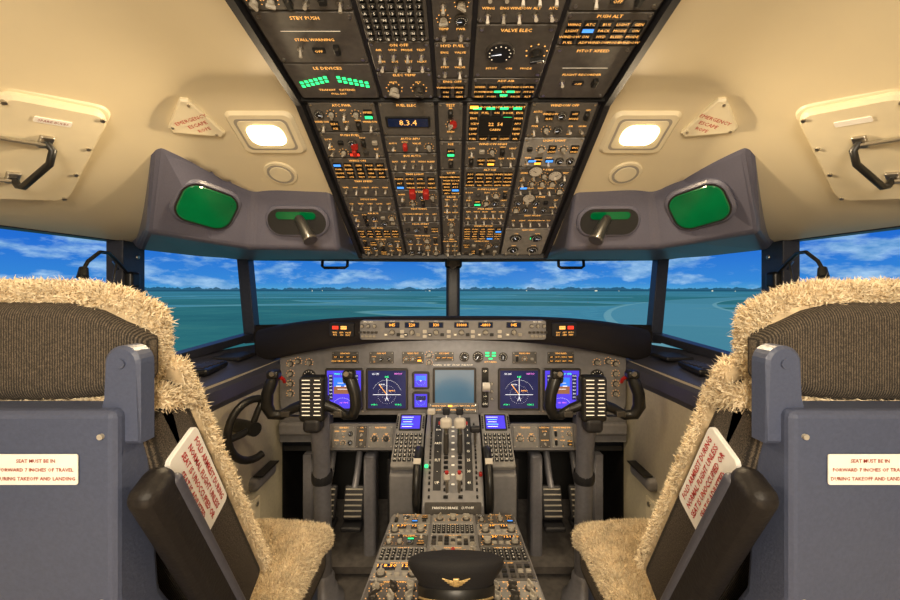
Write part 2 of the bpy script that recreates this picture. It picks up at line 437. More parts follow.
# side consoles under the windows
for k in (-1, 1):
    mb = MB(side(k))
    st = [(-.80, -.722, -1.06), (.9, -.717, -1.04), (1.17, -.714, -1.0), (1.27, -.712, -.985), (1.62, -.702, -.86), (1.70, -.69, -.83)]
    vs = []; fs = []
    for Y, xi, xo in st:
        vs += [(xi, Y, .93), (xi+.012, Y, .96), (xi+.012, Y, 1.0), (xi, Y, 1.02), (xi-.05, Y, 1.03), (xo+.03, Y, 1.055), (xo, Y, 1.07)]
    for i in range(len(st)-1):
        for j in range(6): a = i*7+j; fs.append((a, a+7, a+8, a+1))
    mb.add(vs, fs, CONS)
    mb.rbox((-.80, 1.30, 1.046), (.07, .16, .02), .008, BLACK, Matrix.Rotation(math.radians(8), 3, 'Z'))
    for i in range(6): mb.box((-.80, 1.245+i*.022, 1.058), (.05, .008, .004), KNOBD)
    mb.rbox((-.82, 1.50, 1.05), (.10, .12, .015), .006, DARK)
    mb.cyl((-.76, 1.13, 1.035), (-.76, 1.13, 1.055), .02, KNOBD)
    mb.h = 1.056; mb.label(-.86, 1.18, 'OXYGEN', .014, LEG, rot=1)
    build(mb, 'side_console')

# ------------------------------------------------------------------ simulator projection screen
def screenmat():
    m = bpy.data.materials.new('projected_airfield'); m.use_nodes = True; nt = m.node_tree; N = nt.nodes; Lk = nt.links
    for n in list(N): N.remove(n)
    out = N.new('ShaderNodeOutputMaterial'); em = N.new('ShaderNodeEmission'); Lk.new(em.outputs[0], out.inputs[0])
    g = N.new('ShaderNodeNewGeometry'); sp = N.new('ShaderNodeSeparateXYZ'); Lk.new(g.outputs['Position'], sp.inputs[0])
    def mth(op, a, b=None):
        n = N.new('ShaderNodeMath'); n.operation = op
        for i, v in enumerate((a, b)):
            if v is None: continue
            if isinstance(v, (int, float)): n.inputs[i].default_value = v
            else: Lk.new(v, n.inputs[i])
        return n.outputs[0]
    def ramp(f, els, ip='LINEAR'):
        r = N.new('ShaderNodeValToRGB'); r.color_ramp.interpolation = ip; e = r.color_ramp.elements
        while len(e) > 1: e.remove(e[0])
        e[0].position = els[0][0]; e[0].color = (*els[0][1], 1)
        for p, c in els[1:]:
            q = e.new(p); q.color = (*c, 1)
        Lk.new(f, r.inputs[0]); return r.outputs[0]
    def mix(f, a, b):
        n = N.new('ShaderNodeMix'); n.data_type = 'RGBA'
        if isinstance(f, float): n.inputs[0].default_value = f
        else: Lk.new(f, n.inputs[0])
        for i, v in ((6, a), (7, b)):
            if isinstance(v, tuple): n.inputs[i].default_value = (*v, 1)
            else: Lk.new(v, n.inputs[i])
        return n.outputs[2]
    def noise(vec, sc, det, scale=None, rough=.5):
        if scale:
            mp = N.new('ShaderNodeMapping'); mp.inputs['Scale'].default_value = scale; Lk.new(vec, mp.inputs[0]); vec = mp.outputs[0]
        t = N.new('ShaderNodeTexNoise'); t.inputs['Scale'].default_value = sc; t.inputs['Detail'].default_value = det; t.inputs['Roughness'].default_value = rough
        Lk.new(vec, t.inputs['Vector']); return t.outputs['Fac']
    dz = mth('SUBTRACT', sp.outputs['Z'], 1.3)
    sky = ramp(dz, [(0, (.08, .33, .58)), (.08, (.035, .22, .60)), (.40, (.016, .14, .58)), (1, (.008, .08, .42))])
    cl = ramp(noise(g.outputs['Position'], 2.1, 8, (1, 1, 3.0), .60), [(0, (0, 0, 0)), (.47, (0, 0, 0)), (.60, (1, 1, 1)), (1, (1, 1, 1))])
    shade = noise(g.outputs['Position'], 5.0, 5, (1, 1, 2.5), .6)
    ccol = ramp(shade, [(.3, (.09, .27, .55)), (.65, (.38, .58, .80))])
    sky = mix(mth('MULTIPLY', cl, .85), sky, ccol)
    # ground plane seen by the projector's eye point
    h = mth('MAXIMUM', mth('MULTIPLY', dz, -1.), .01)
    gx = mth('DIVIDE', sp.outputs['X'], h); gy = mth('DIVIDE', sp.outputs['Y'], h)
    cb = N.new('ShaderNodeCombineXYZ'); Lk.new(gx, cb.inputs[0]); Lk.new(gy, cb.inputs[1])
    grass = ramp(noise(cb.outputs[0], .35, 6, (.6, 1, 1), .65), [(.3, (.012, .085, .115)), (.55, (.022, .130, .150)), (.7, (.040, .165, .165))])
    tarmac = ramp(noise(cb.outputs[0], 1.6, 4), [(.3, (.035, .17, .27)), (.7, (.060, .23, .33))])
    fld = noise(cb.outputs[0], .05, 1.5, (.5, 1, 1), .4)
    gr = mix(ramp(fld, [(0, (0, 0, 0)), (.485, (0, 0, 0)), (.49, (1, 1, 1)), (.56, (1, 1, 1)), (.565, (0, 0, 0))]), grass, tarmac)
    edge = ramp(fld, [(0, (0, 0, 0)), (.481, (0, 0, 0)), (.484, (1, 1, 1)), (.490, (1, 1, 1)), (.493, (0, 0, 0)), (.558, (0, 0, 0)), (.561, (1, 1, 1)), (.567, (1, 1, 1)), (.57, (0, 0, 0))])
    gr = mix(mth('MULTIPLY', edge, .45), gr, (.16, .36, .38))
    # one taxiway curving away
    rw = mth('ABSOLUTE', mth('SUBTRACT', mth('SUBTRACT', gx, 6.0), mth('MULTIPLY', mth('MULTIPLY', gy, gy), .012)))
    gr = mix(mth('MULTIPLY', mth('LESS_THAN', rw, 3.0), .8), gr, (.065, .22, .31))
    gr = mix(mth('MULTIPLY', mth('LESS_THAN', mth('ABSOLUTE', mth('SUBTRACT', rw, 2.9)), .15), .35), gr, (.22, .42, .46))
    far = mth('MINIMUM', mth('MULTIPLY', mth('DIVIDE', 1., h), .020), .7)
    gr = mix(far, gr, (.035, .18, .29))
    th = mth('MULTIPLY', mth('SUBTRACT', noise(g.outputs['Position'], 9, 6, (1, 1, .1), .7), .33), .11)
    istree = mth('MULTIPLY', mth('LESS_THAN', dz, th), mth('GREATER_THAN', dz, -.014))
    isg = mth('LESS_THAN', dz, 0.)
    c = mix(isg, sky, gr); c = mix(mth('MULTIPLY', istree, .85), c, (.010, .06, .11))
    li = mth('MULTIPLY', mth('GREATER_THAN', noise(g.outputs['Position'], 30, 1, (1, 1, .3)), .70), mth('LESS_THAN', mth('ABSOLUTE', mth('ADD', dz, .008)), .006))
    c = mix(li, c, (.7, .68, .5))
    Lk.new(c, em.inputs[0]); em.inputs[1].default_value = 1.15
    return m
mb = MB(); vs = []; fs = []; n = 96
for i in range(n+1):
    a = math.radians(-115+230*i/n)
    for z in (-1.2, .5, 1.3, 2.2, 4.0): vs.append((4.5*math.sin(a), 4.5*math.cos(a), z))
for i in range(n):
    for j in range(4): a = i*5+j; fs.append((a, a+1, a+6, a+5))
mb.add(vs, fs, screenmat(), True); build(mb, 'projection_screen')

# ------------------------------------------------------------------ glareshield
mb = MB(); NS = 48; vs = []; fs = []; mp_ = 8
for i in range(NS+1):
    x = -.79+1.58*i/NS; a = abs(x)/.79
    yf = 1.43+.17*a**2.2; zt = 1.195-.06*a**3; zb = 1.118-.118*a**2.2
    vs += [(x*1.05, 1.80-.14*a*a, 1.155), (x, yf+.10, zt+.006), (x, yf+.02, zt+.002), (x, yf, zt-.012), (x, yf-.002, (zt+zb)/2), (x, yf, zb+.012), (x, yf+.02, zb), (x, 1.66, zb+.02)]
for i in range(NS):
    for j in range(mp_-1): a = i*mp_+j; fs.append((a, a+1, a+mp_+1, a+mp_))
mb.add(vs, fs, FELT, True)
for e in (0, NS):
    q = vs[e*mp_:(e+1)*mp_]; mb.add(q, [tuple(range(mp_))], FELT)
build(mb, 'glareshield')

# mode control panel on glareshield
mb = MB(frame((.0, 1.428, 1.158), (1, 0, 0), (0, 0, 1)))
mb.prism(rrect(.66, .068, .008), -.03, .012, PANEL, ch=.003); mb.h = .012
for x in (-.30, .30):
    for q in (-.022, 0, .022): mb.knob(x+q, .014, .0065, ticks=False)
    for q in range(5): mb.btn(x-.028+q*.014, -.008, .011, .008, KNOBD)
    for q in range(4): mb.btn(x-.02+q*.014, -.022, .011, .008, KNOB)
    mb.label(x, .029, 'MINS  BARO', .006, LEG)
for x, t in ((-.215, '045'), (-.145, '220'), (-.06, '330'), (.03, '10000'), (.115, '-0800'), (.215, '045')):
    mb.disp(x, .018, .052, .02, t, AMBB)
    mb.knob(x, -.008, .009, ticks=False)
    for q in (-.022, .022): mb.btn(x+q, -.016, .013, .011, BLACK if R.random() < .5 else KNOB)
    mb.rect(x-.022, -.016, .008, .003, LEG, z=.0058); mb.label(x, .031, wd(), .006, LEG)
for x in (-.18, -.10, -.015, .07, .165): mb.btn(x, -.005, .014, .012, WHITE); mb.btn(x, -.022, .014, .010, WHITE)
build(mb, 'mode_control_panel')
for k, cx in ((-1, -.405), (1, .405)):
    a = abs(cx)/.79; yf = 1.43+.17*a**2.2
    mb = MB(frame((cx, yf-.004, 1.155), (1, k*.16, 0), (0, 0, 1)))
    mb.prism(rrect(.095, .05, .006), -.02, .008, DARK, ch=.002); mb.h = .008
    mb.ann(k*.022, .008, .026, .015); mb.rect(k*.022, .008, .023, .012, REDL, z=.004); mb.label(k*.022, .008, 'FIRE', .008, BLACK, z=.005)
    mb.ann(-k*.010, .008, .026, .015); mb.rect(-k*.010, .008, .023, .012, AMB, z=.004); mb.label(-k*.010, .008, 'MASTER', .006, BLACK, z=.005)
    for q in range(3): mb.label(-.025+q*.025, -.010, wd(), .008); mb.label(-.025+q*.025, -.019, wd(), .008)
    build(mb, 'warning_light_panel')

# ------------------------------------------------------------------ main instrument panel
mb = MB(frame((0, 1.60, .955), (1, 0, 0), (0, 0, 1)))
mb.prism(rrect(1.39, .31, .05, 6), -.03, 0, PANEL, ch=.004)
def bezel(x, y, w, h, m):
    mb.h = 0; mb.prism(rrect(w+.018, h+.018, .008), 0, .008, KNOBD, ch=.003, at=(x, y)); mb.h = .008
    mb.rect(x, y, w, h, m)
    mb.h = .0095
def arcring(x, y, r, m, a0=0, a1=360, n=36, w=.0012):
    for k in range(n):
        a = math.radians(lerp(a0, a1, k/n)); mb.rect(x+r*math.cos(a), y+r*math.sin(a), w, w, m)
def seg(x0, y0, x1, y1, m, w=.0008):
    d = Vector((x1-x0, y1-y0)); p = Vector((-d.y, d.x)).normalized()*w; z = mb.h+.001
    mb.add([(x0-p.x, y0-p.y, z), (x1-p.x, y1-p.y, z), (x1+p.x, y1+p.y, z), (x0+p.x, y0+p.y, z)], [(0, 1, 2, 3)], m)
SKYB = mat('attitude_sky', (.02, .1, .5), .3, emit=(.04, .20, .95), es=1); BRN = mat('attitude_ground', (.2, .1, .03), .3, emit=(.26, .10, .06), es=1)
for k in (-1, 1):
    x, y = k*.434, -.051   # outboard: primary flight display
    bezel(x, y, .135, .15, LCDB)
    mb.rect(x-.005, y+.030, .07, .035, SKYB); mb.rect(x-.005, y-.002, .07, .03, BRN)
    mb.rect(x-.052, y+.01, .016, .10, LCDN); mb.rect(x+.048, y+.01, .018, .10, LCDN); mb.h += .0004
    for q in range(7):
        mb.label(x-.052, y-.03+q*.014, str(140+q*20), .008, WSY); mb.label(x+.048, y-.03+q*.014, str(q*2)+'00', .008, WSY)
    for q in (-1, 1): seg(x-.005-.02, y+.014+q*.012, x+.015, y+.014+q*.012, WSY)
    seg(x-.03, y+.014, x-.012, y+.014, WSY, .0015); seg(x+.002, y+.014, x+.02, y+.014, WSY, .0015)
    arcring(x-.005, y-.075, .042, WSY, 35, 145, 24); mb.label(x, y+.062, 'VNAV  LNAV  CMD', .009, GRN)
    mb.label(x, y-.052, '045  MAG', .008, MAG)
    x, y = k*.263, -.051   # inboard: navigation display
    bezel(x, y, .15, .15, LCDN)
    arcring(x, y-.02, .058, WSY, 20, 160, 40); arcring(x, y-.02, .036, WSY, 0, 360, 30); arcring(x, y-.02, .018, WSY, 0, 360, 12)
    seg(x, y-.03, x, y+.045, WSY); seg(x, y-.02, x-.03, y+.02, AMBB); seg(x-.055, y-.02, x+.055, y-.02, WSY)
    seg(x-.006, y-.045, x, y-.03, WSY); seg(x+.006, y-.045, x, y-.03, WSY)
    mb.label(x-.045, y+.062, 'GS 245', .010, WSY); mb.label(x+.045, y+.062, 'WPT07', .010, MAG); mb.label(x, y+.05, '045', .011, GRN)
    mb.label(x-.05, y-.06, 'VOR 1', .009, GRN); mb.label(x+.045, y-.06, 'VOR 2', .009, GRN); mb.label(x+.02, y-.005, 'WPT01', .008, AMBB)
    mb.label(x-.02, y+.02, 'ALPHA', .008, WSY)
    mb.h = 0
    mb.gauge(k*.575, .0, .028); mb.gauge(k*.575, -.07, .024); mb.knob(k*.62, .06, .010); mb.knob(k*.575, .055, .010)
    for q in range(4): mb.knob(k*.65, .05-q*.04, .010)
    module(mb, k*.43, .075, .11, .05, 'ann'); module(mb, k*.285, .075, .10, .05, 'mix')
    mb.h = 0
bezel(.006, -.051, .155, .155, LCDG); mb.h = 0
for y, t in ((-.015, LCDB), (-.095, LCDB)):
    bezel(-.128, y, .05, .052, t); mb.rect(-.128, y+.010, .04, .018, SKYB if y > -.05 else LCDN); arcring(-.128, y, .018, CYAN, 0, 360, 18); mb.label(-.128, y, '+', .02, WSY); mb.h = 0
module(mb, -.16, .075, .09, .05, 'mix'); mb.h = 0
mb.knob(-.095, .085, .010); mb.knob(-.095, .055, .008)
module(mb, -.035, .08, .08, .04, 'ann'); mb.gauge(.045, .078, .020); mb.gauge(.10, .078, .022)
for q, (x, y) in enumerate(((.137, .094), (.163, .094), (.137, .083), (.163, .083), (.15, .071))): mb.ann(x, y, .018, .008, GRN)
mb.label(.15, .057, 'AUTO BRAKE', .008)
mb.gauge(.20, .078, .018)
mb.prism(rrect(.028, .16, .006), 0, .003, BLACK, at=(.128, -.045)); mb.tube([(.128, -.03, .003), (.128, -.03, .05)], .006, METAL)
mb.tube([(.114, -.03, .055), (.142, -.03, .055)], .017, WHITE, 14); mb.label(.128, .02, 'UP', .012, LEG, z=.004); mb.label(.128, -.11, 'DN', .012, LEG, z=.004)
for q in range(5): mb.label(.128, -.06-q*.01, 'OFF' if q == 2 else '-', .008, LEG, z=.004)
for q in range(3): mb.knob(.155, -.03-q*.03, .006, ticks=False)
for x in (-.53, -.36, -.345, .345, .36, .53): mb.prism(circ(.003, 6), 0, .002, METAL, at=(x, -.14))
mb.label(.0, .045, 'NORMAL   N1 SET   SPD REF   FUEL FLOW', .0085, LEG)
build(mb, 'instrument_panel')

# lower panels + knee structure
for k in (-1, 1):
    mb = MB(frame((k*.355, 1.575, .722), (1, 0, 0), (0, .25, 1)))
    mb.prism(rrect(.27, .10, .008), -.06, 0, PANEL, ch=.003)
    module(mb, -k*.07, 0, .10, .085, 'knob', PLATE2); module(mb, k*.005, 0, .045, .085, 'tog'); module(mb, k*.075, 0, .09, .085, 'mix', PLATE2)
    build(mb, 'lower_instrument_panel')
    mb = MB(side(k))
    mb.box((-.595, 1.63, .74), (.20, .05, .10), PANEL); mb.rbox((-.595, 1.59, .75), (.19, .03, .05), .012, PANEL)
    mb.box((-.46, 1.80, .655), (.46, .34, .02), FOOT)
    mb.box((-.585, 1.65, .41), (.03, .10, .46), STEEL)
    mb.box((-.245, 1.66, .41), (.02, .20, .46), DARK)
    mb.rbox((-.335, 1.64, .41), (.05, .08, .46), .015, STEEL)
    mb.cyl((-.62, 1.78, .60), (-.25, 1.78, .60), .018, STEEL)
    mb.box((-.46, 1.75, FZ+.06), (.44, .40, .03), FLOORM, Matrix.Rotation(math.radians(8), 3, 'X'))
    build(mb, 'footwell_structure')
    for px in (-.525, -.41):
        mb = MB(side(k) @ Matrix.Translation((px, 1.66, .42)))
        rt = Matrix.Rotation(math.radians(-20), 3, 'X')
        mb.rbox((0, 0, 0), (.085, .025, .13), .01, DARK, rt)
        for q in range(6): mb.box(rt @ Vector((0, -.016, -.05+q*.02)), (.07, .006, .005), KNOB, rt)
        mb.tube([(0, .01, .05), (0, .06, .10), (0, .10, .17)], .014, STEEL)
        mb.rbox((0, -.02, -.08), (.085, .09, .02), .008, DARK)
        build(mb, 'rudder_pedal')

# ------------------------------------------------------------------ control columns
for k in (-1, 1):
    e = empty('control_column', (k*.46, 1.40, FZ))
    mb = MB(side(k))
    mb.lathe([(.075, FZ), (.075, FZ+.02), (.055, FZ+.03), (.05, FZ+.06), (.042, FZ+.065), (.04, FZ+.10), (.032, FZ+.11)], (-.465, 1.43, 0), STEEL)
    mb.tube([(-.465, 1.43, FZ+.02), (-.464, 1.425, .5), (-.461, 1.40, .72), (-.458, 1.375, .86), (-.458, 1.36, .93)], [.031, .030, .030, .034, .038], STEEL, 18)
    mb.lathe([(.034, .62), (.037, .63), (.037, .65), (.034, .66)], (-.463, 1.415, 0), DARK)
    mb.cyl((-.458, 1.37, .93), (-.458, 1.31, .93), .030, DARK)
    build(mb, 'column_post', e)
    mb = MB(frame((k*.458, 1.315, .945), (1, 0, 0), (0, 0, 1)))
    mb.rbox((0, 0, 0), (.085, .15, .05), .014, BLACK)
    mb.rbox((0, -.085, 0), (.06, .05, .055), .016, DARK)
    mb.h = .0255; mb.rect(0, .008, .07, .125, DARK)
    for q in range(10):
        mb.rect(-.016, .064-q*.0125, .026, .0028, LEG, z=.0016); mb.rect(.020, .064-q*.0125, .018+.006*(q % 2), .0028, LEG, z=.0016)
    for sx in (-1, 1):
        P = [(sx*.03, -.02, 0), (sx*.07, -.035, 0), (sx*.105, -.055, .004), (sx*.133, -.050, .012), (sx*.145, -.02, .02), (sx*.142, .02, .022), (sx*.130, .055, .020), (sx*.122, .075, .018)]
        mb.tube(P, [.018, .016, .016, .018, .020, .019, .020, .016], BLACK, 14)
        mb.rbox((sx*.122, .082, .020), (.04, .028, .038), .010, BLACK)
        mb.cyl((sx*.118, .088, .038), (sx*.118, .088, .046), .008, METAL)
        mb.tube([(sx*.105, .07, .01), (sx*.10, .062, .0), (sx*.10, .05, -.01)], .006, RED if sx == k else METAL)
        mb.rbox((sx*.085, -.047, .02), (.03, .02, .012), .004, KNOBD)
    build(mb, 'yoke_wheel', e)

# nose wheel tiller
mb = MB(Matrix.Translation((-.64, 1.27, .86)))
F = frame((0, 0, 0), (.45, .85, .1), (0, 0, 1)).to_3x3()
ring = []
for q in range(19):
    a = math.radians(60+q*12.5); ring.append(F @ Vector((.085*math.cos(a), .095*math.sin(a), .01)))
mb.tube(ring, .012, BLACK, 12)
mb.tube([F @ Vector((0, 0, 0)), F @ Vector((-.04, 0, .01)), F @ Vector((-.083, 0, .01))], .011, BLACK)
mb.tube([F @ Vector((0, 0, 0)), F @ Vector((.02, .05, .01)), ring[0]], .010, BLACK)
mb.tube([F @ Vector((0, 0, .02)), F @ Vector((0, 0, -.03)), (-.063, .03, 0)], .022, BLACK, 14)
build(mb, 'nose_wheel_tiller')

# ------------------------------------------------------------------ centre pedestal
e = empty('center_pedestal', (0, 1.15, FZ))
mb = MB()
A, B = Vector((0, .62, .690)), Vector((0, 1.26, .593))
for w, P in ((.385, [(.62, FZ), (1.26, FZ), (1.26, .580), (.62, .680)]), (.19, [(1.26, FZ), (1.60, FZ), (1.60, .49), (1.26, .49)])):
    n = len(P); vs = [(-w/2, *p) for p in P]+[(w/2, *p) for p in P]
    fs = [tuple(range(n)), tuple(range(2*n-1, n-1, -1))]+[(i, i+n, (i+1) % n+n, (i+1) % n) for i in range(n)]
    mb.add(vs, fs, PANEL)
build(mb, 'pedestal_body', e, bevel=.006)
mb = MB(frame((A+B)/2, (1, 0, 0), B-A)); ll = (B-A).length
mb.prism(rrect(.385, ll-.01, .01), -.01, .0, PANEL, ch=.003)
yy = ll/2-.01
rows = [(.07, ('mix', 'knob', 'mix')), (.070, ('radio', 'keys', 'radio')), (.070, ('mix', 'btn', 'radio')), (.075, ('keys', 'mix', 'keys')), (.08, ('radio', 'tog', 'btn')), (.09, ('knob', 'mix', 'knob')), (.10, ('radio', 'mix', 'radio'))]
for hgt, ks in rows:
    yc = yy-hgt/2; yy -= hgt
    for x, w, kd in ((-.128, .122, ks[0]), (0, .13, ks[1]), (.128, .122, ks[2])): module(mb, x, yc, w, hgt, kd, R.choice((PLATE, PLATE2, PLATE2)))
build(mb, 'radio_panels', e)

# throttle quadrant
e = empty('throttle_quadrant', (0, 1.42, .62))
mb = MB()
P = [(1.275, .50), (1.60, .50), (1.60, .815), (1.57, .815), (1.45, .775), (1.37, .72), (1.31, .66), (1.275, .61)]
w = .20; n = len(P); vs = [(-w/2, *p) for p in P]+[(w/2, *p) for p in P]
mb.add(vs, [tuple(range(n)), tuple(range(2*n-1, n-1, -1))]+[(i, i+n, (i+1) % n+n, (i+1) % n) for i in range(n)], PANEL)
build(mb, 'quadrant_body', e, bevel=.005)
mb = MB()
def qz(Y):
    for (a, b), (c, d) in zip(P[::-1][:-2], P[::-1][1:]):
        if a <= Y <= c: return b+(d-b)*(Y-a)/(c-a)
    return .8
for x, ww in ((-.078, .006), (-.024, .014), (.024, .014), (.078, .006)):
    for Y in [1.29+.012*i for i in range(19)]: mb.box((x, Y, qz(Y)+.002), (ww, .0125, .006), BLACK)
for k in (-1, 1):
    pts = [(Y, qz(Y)) for Y in (1.30, 1.34, 1.38, 1.42, 1.46, 1.50, 1.54)]
    for (a, b), (c, d) in zip(pts, pts[1:]):
        mb.beam((k*.053, a, b+.003), (k*.053, c, d+.003), .026, .003, DARK, up=(0, 0, 1))
    for i, t in enumerate(('40', '30', '25', '15', '10', '5', '2', '1') if k > 0 else ('UP', '-', 'FLT', '-', 'ARM', '-', 'DN', '-')):
        Y = 1.312+i*.026; sl_ = (qz(Y+.01)-qz(Y-.01))/.02
        sv = mb.M; mb.M = frame((k*.053, Y, qz(Y)+.0055), (1, 0, 0), (0, 1, sl_)); mb.h = 0; mb.label(0, 0, t, .012, LEG); mb.M = sv
for i in range(9):
    Y = 1.31+i*.022; mb.box((0, Y, qz(Y)+.0035), (.010, .002, .004), LEG)
sv = mb.M; mb.M = frame((0, 1.272, .605), (1, 0, 0), (0, 0, 1)); mb.h = 0
mb.prism(rrect(.18, .04, .004), 0, .004, PLATE, ch=.001); mb.h = .004; mb.label(0, .004, 'PARKING BRAKE   CUTOFF', .011, LEG); mb.M = sv
for x in (-.024, .024):
    Y = 1.40; z = qz(Y)
    mb.rbox((x, Y-.01, z+.03), (.018, .030, .075), .007, KNOBD)
    mb.tube([(x, Y, z-.02), (x, Y-.015, z+.06), (x, Y-.03, z+.10)], .007, METAL, 10)
    mb.rbox((x, Y-.035, z+.105), (.040, .028, .036), .011, WHITE)
    mb.cyl((x*1.85, Y-.035, z+.105), (x*2.05, Y-.035, z+.105), .006, RED, 10)
    mb.tube([(x, Y-.005, z+.05), (x, Y+.03, z+.09), (x, Y+.035, z+.12)], .005, METAL, 8); mb.rbox((x, Y+.035, z+.125), (.026, .016, .028), .006, DARK)
z = qz(1.47); mb.tube([(-.078, 1.47, z-.02), (-.078, 1.45, z+.07)], .005, METAL); mb.rbox((-.078, 1.447, z+.078), (.03, .018, .022), .006, WHITE)
z = qz(1.42); mb.tube([(.078, 1.42, z-.02), (.078, 1.40, z+.055)], .005, METAL); mb.rbox((.078, 1.395, z+.06), (.038, .022, .022), .008, DARK)
for x in (-.02, .02):
    z = qz(1.305); mb.tube([(x, 1.305, z-.02), (x, 1.285, z+.045)], .006, METAL); mb.rbox((x, 1.282, z+.05), (.022, .016, .024), .006, WHITE)
    mb.cyl((x, 1.276, z+.062), (x, 1.274, z+.069), .006, RED, 10)
mb.rbox((-.090, 1.35, qz(1.35)+.006), (.012, .014, .008), .003, GRN)
mb.rbox((.092, 1.33, qz(1.33)+.008), (.012, .014, .014), .004, RED)
for k in (-1, 1):
    mb.lathe([(.0, -.012), (.105, -.012), (.112, -.006), (.112, .006), (.105, .012), (0, .012)], (k*.118, 1.375, .645), BLACK, 40, tilt=Matrix.Rotation(math.radians(90), 3, 'Y'))
    mb.box((k*.118, 1.315, .735), (.024, .02, .010), WHITE, Matrix.Rotation(math.radians(35), 3, 'X'))
    mb.cyl((k*.129, 1.375, .645), (k*.136, 1.375, .645), .02, METAL)
build(mb, 'levers', e)
# control display units
for k in (-1, 1):
    mb = MB(frame((k*.165, 1.50, .745), (1, 0, 0), (0, .22, .145)))
    mb.prism(rrect(.112, .235, .006), -.02, 0, PLATE2, ch=.003)
    mb.prism(rrect(.085, .075, .004), 0, .003, BLACK, at=(0, .07)); mb.h = .003; mb.rect(0, .07, .074, .062, LCDB)
    mb.h = .004
    for q in range(5): mb.rect(-.012, .092-q*.011, .045-.006*(q % 3), .0022, CYAN if q % 2 else WSY)
    mb.h = 0
    for q in range(6):
        for s_ in (-1, 1): mb.btn(s_*.050, .095-q*.010, .006, .006, BLACK)
    for i in range(6):
        for j in range(7): mb.btn(-.043+i*.0172, .012-j*.0172, .013, .012, BLACK, R.choice('ABCDEFGHIJKLMNOPQRSTUVWXYZ0123456789'))
    build(mb, 'flight_computer_unit')
    mb = MB(side(k))
    P2 = [(1.43, FZ), (1.60, FZ), (1.60, .76), (1.41, .645), (1.41, .60)]
    n = len(P2); vs = [(-.225, *p) for p in P2]+[(-.137, *p) for p in P2]
    mb.add(vs, [tuple(range(n)), tuple(range(2*n-1, n-1, -1))]+[(i, i+n, (i+1) % n+n, (i+1) % n) for i in range(n)], PANEL)
    build(mb, 'forward_pedestal_housing', bevel=.006)
mb = MB(frame((0, 1.575, .835), (1, 0, 0), (0, .35, 1)))
mb.prism(rrect(.20, .04, .005), -.02, 0, PLATE, ch=.002); module(mb, 0, 0, .19, .036, 'ann', lab=False); build(mb, 'lower_display_panel')

# ------------------------------------------------------------------ pilot cap
mb = MB(); tl = Matrix.Rotation(math.radians(-25), 3, 'X'); c0 = (.006, .805, .672); SY = .72
prof = [(.0, .0), (.074, .0), (.076, .032), (.079, .038), (.096, .058), (.100, .068), (.096, .076), (.08, .081), (.04, .080), (.0, .078)]
mb.lathe(prof, c0, CAPM, 48, 1, SY, tl)
mb.lathe([(.0765, .004), (.078, .006), (.0795, .028), (.078, .031)], c0, BLACK, 48, 1, SY, tl)
vs = []; fs = []
for i in range(25):
    a = math.radians(-155+130*i/24); c, s_ = math.cos(a), math.sin(a)
    for r, z in ((.075, .010), (.090, .004), (.104, -.004)):
        vs.append(Vector(c0)+tl @ Vector((r*c, r*s_*SY-.012*max(0, (r-.075)/.03), z+.004)))
for i in range(24):
    for j in range(2): a = i*3+j; fs.append((a, a+1, a+4, a+3))
mb.add(vs, fs, PATENT, True)
for rr, zz, r_ in ((.080, .010, .0022), (.100, .002, .0022)):
    mb.tube([Vector(c0)+tl @ Vector((rr*math.cos(math.radians(-155+5.4*i)), rr*math.sin(math.radians(-155+5.4*i))*SY-(.008 if rr > .09 else 0), zz+.003)) for i in range(25)], r_, GOLD, 6)
bc = Vector(c0)+tl @ Vector((0, -.083*SY-.004, .045))
mb.rbox(bc, (.012, .005, .016), .002, GOLD)
for s_ in (-1, 1):
    for q in range(4): mb.tube([bc+Vector((s_*.005, -.001, .002-q*.0025)), bc+Vector((s_*(.027-q*.005), .003, .005-q*.0038))], .0013, GOLD, 6)
ob = build(mb, 'pilot_cap')

# ------------------------------------------------------------------ overhead panels
n_ = Vector((0, -.44, -.898))
mb = MB(frame(Vector((0, 1.065, 1.56))+n_*.012, (1, 0, 0), (0, -.898, .44)))
mb.prism(rrect(.60, .60, .006), -.012, 0, DARK, ch=.003)
cols = [(-.292, -.156), (-.152, -.036), (-.032, .022), (.026, .152), (.156, .292)]
plan = [
 [(.075, 'mix'), (.075, 'mix'), (.07, 'ann'), (.07, 'tog'), (.06, 'tog'), (.07, 'mix'), (.06, 'ann'), (.10, 'mix')],
 [(.085, 'disp'), (.05, 'mix'), (.06, 'tog'), (.065, 'ann'), (.07, 'mix'), (.07, 'tog'), (.06, 'mix'), (.12, 'mix')],
 [(.10, 'mix'), (.09, 'mix'), (.09, 'ann'), (.10, 'tog'), (.10, 'mix'), (.10, 'tog')],
 [(.10, 'gaugeX'), (.08, 'mix'), (.07, 'ann'), (.08, 'mix'), (.08, 'tog'), (.08, 'ann'), (.09, 'mix')],
 [(.09, 'mix'), (.09, 'mix'), (.10, 'mix'), (.08, 'mix'), (.07, 'tog'), (.15, 'gauge')]]
for (x0, x1), pl in zip(cols, plan):
    y = .293; tot = sum(p[0] for p in pl); sc = .586/tot
    for hgt, kd in pl:
        hgt *= sc; xc = (x0+x1)/2; yc = y-hgt/2; y -= hgt; w = x1-x0
        if kd == 'gaugeX':
            module(mb, xc, yc, w, hgt, 'ann', lab=False); o = mb.h; mb.h = .005
            mb.prism(rrect(.07, .045, .003), .005, .010, BLACK, at=(xc, yc-.006)); mb.h = .010
            mb.label(xc, yc, '22  54', .012, AMB); mb.label(xc, yc-.014, 'CABIN', .008, AMB); mb.h = .005
            for q in range(4): mb.ann(xc-.04+q*.027, yc+.038, .020, .007, GRN)
            mb.h = o
        else: module(mb, xc, yc, w, hgt, kd, PLATE2 if (x0 > .1 and R.random() < .55) else PLATE)
for q in range(14): mb.knob(-.25+q*.0385, -.286, .0055, KNOB, ticks=False)
mb.h = .005
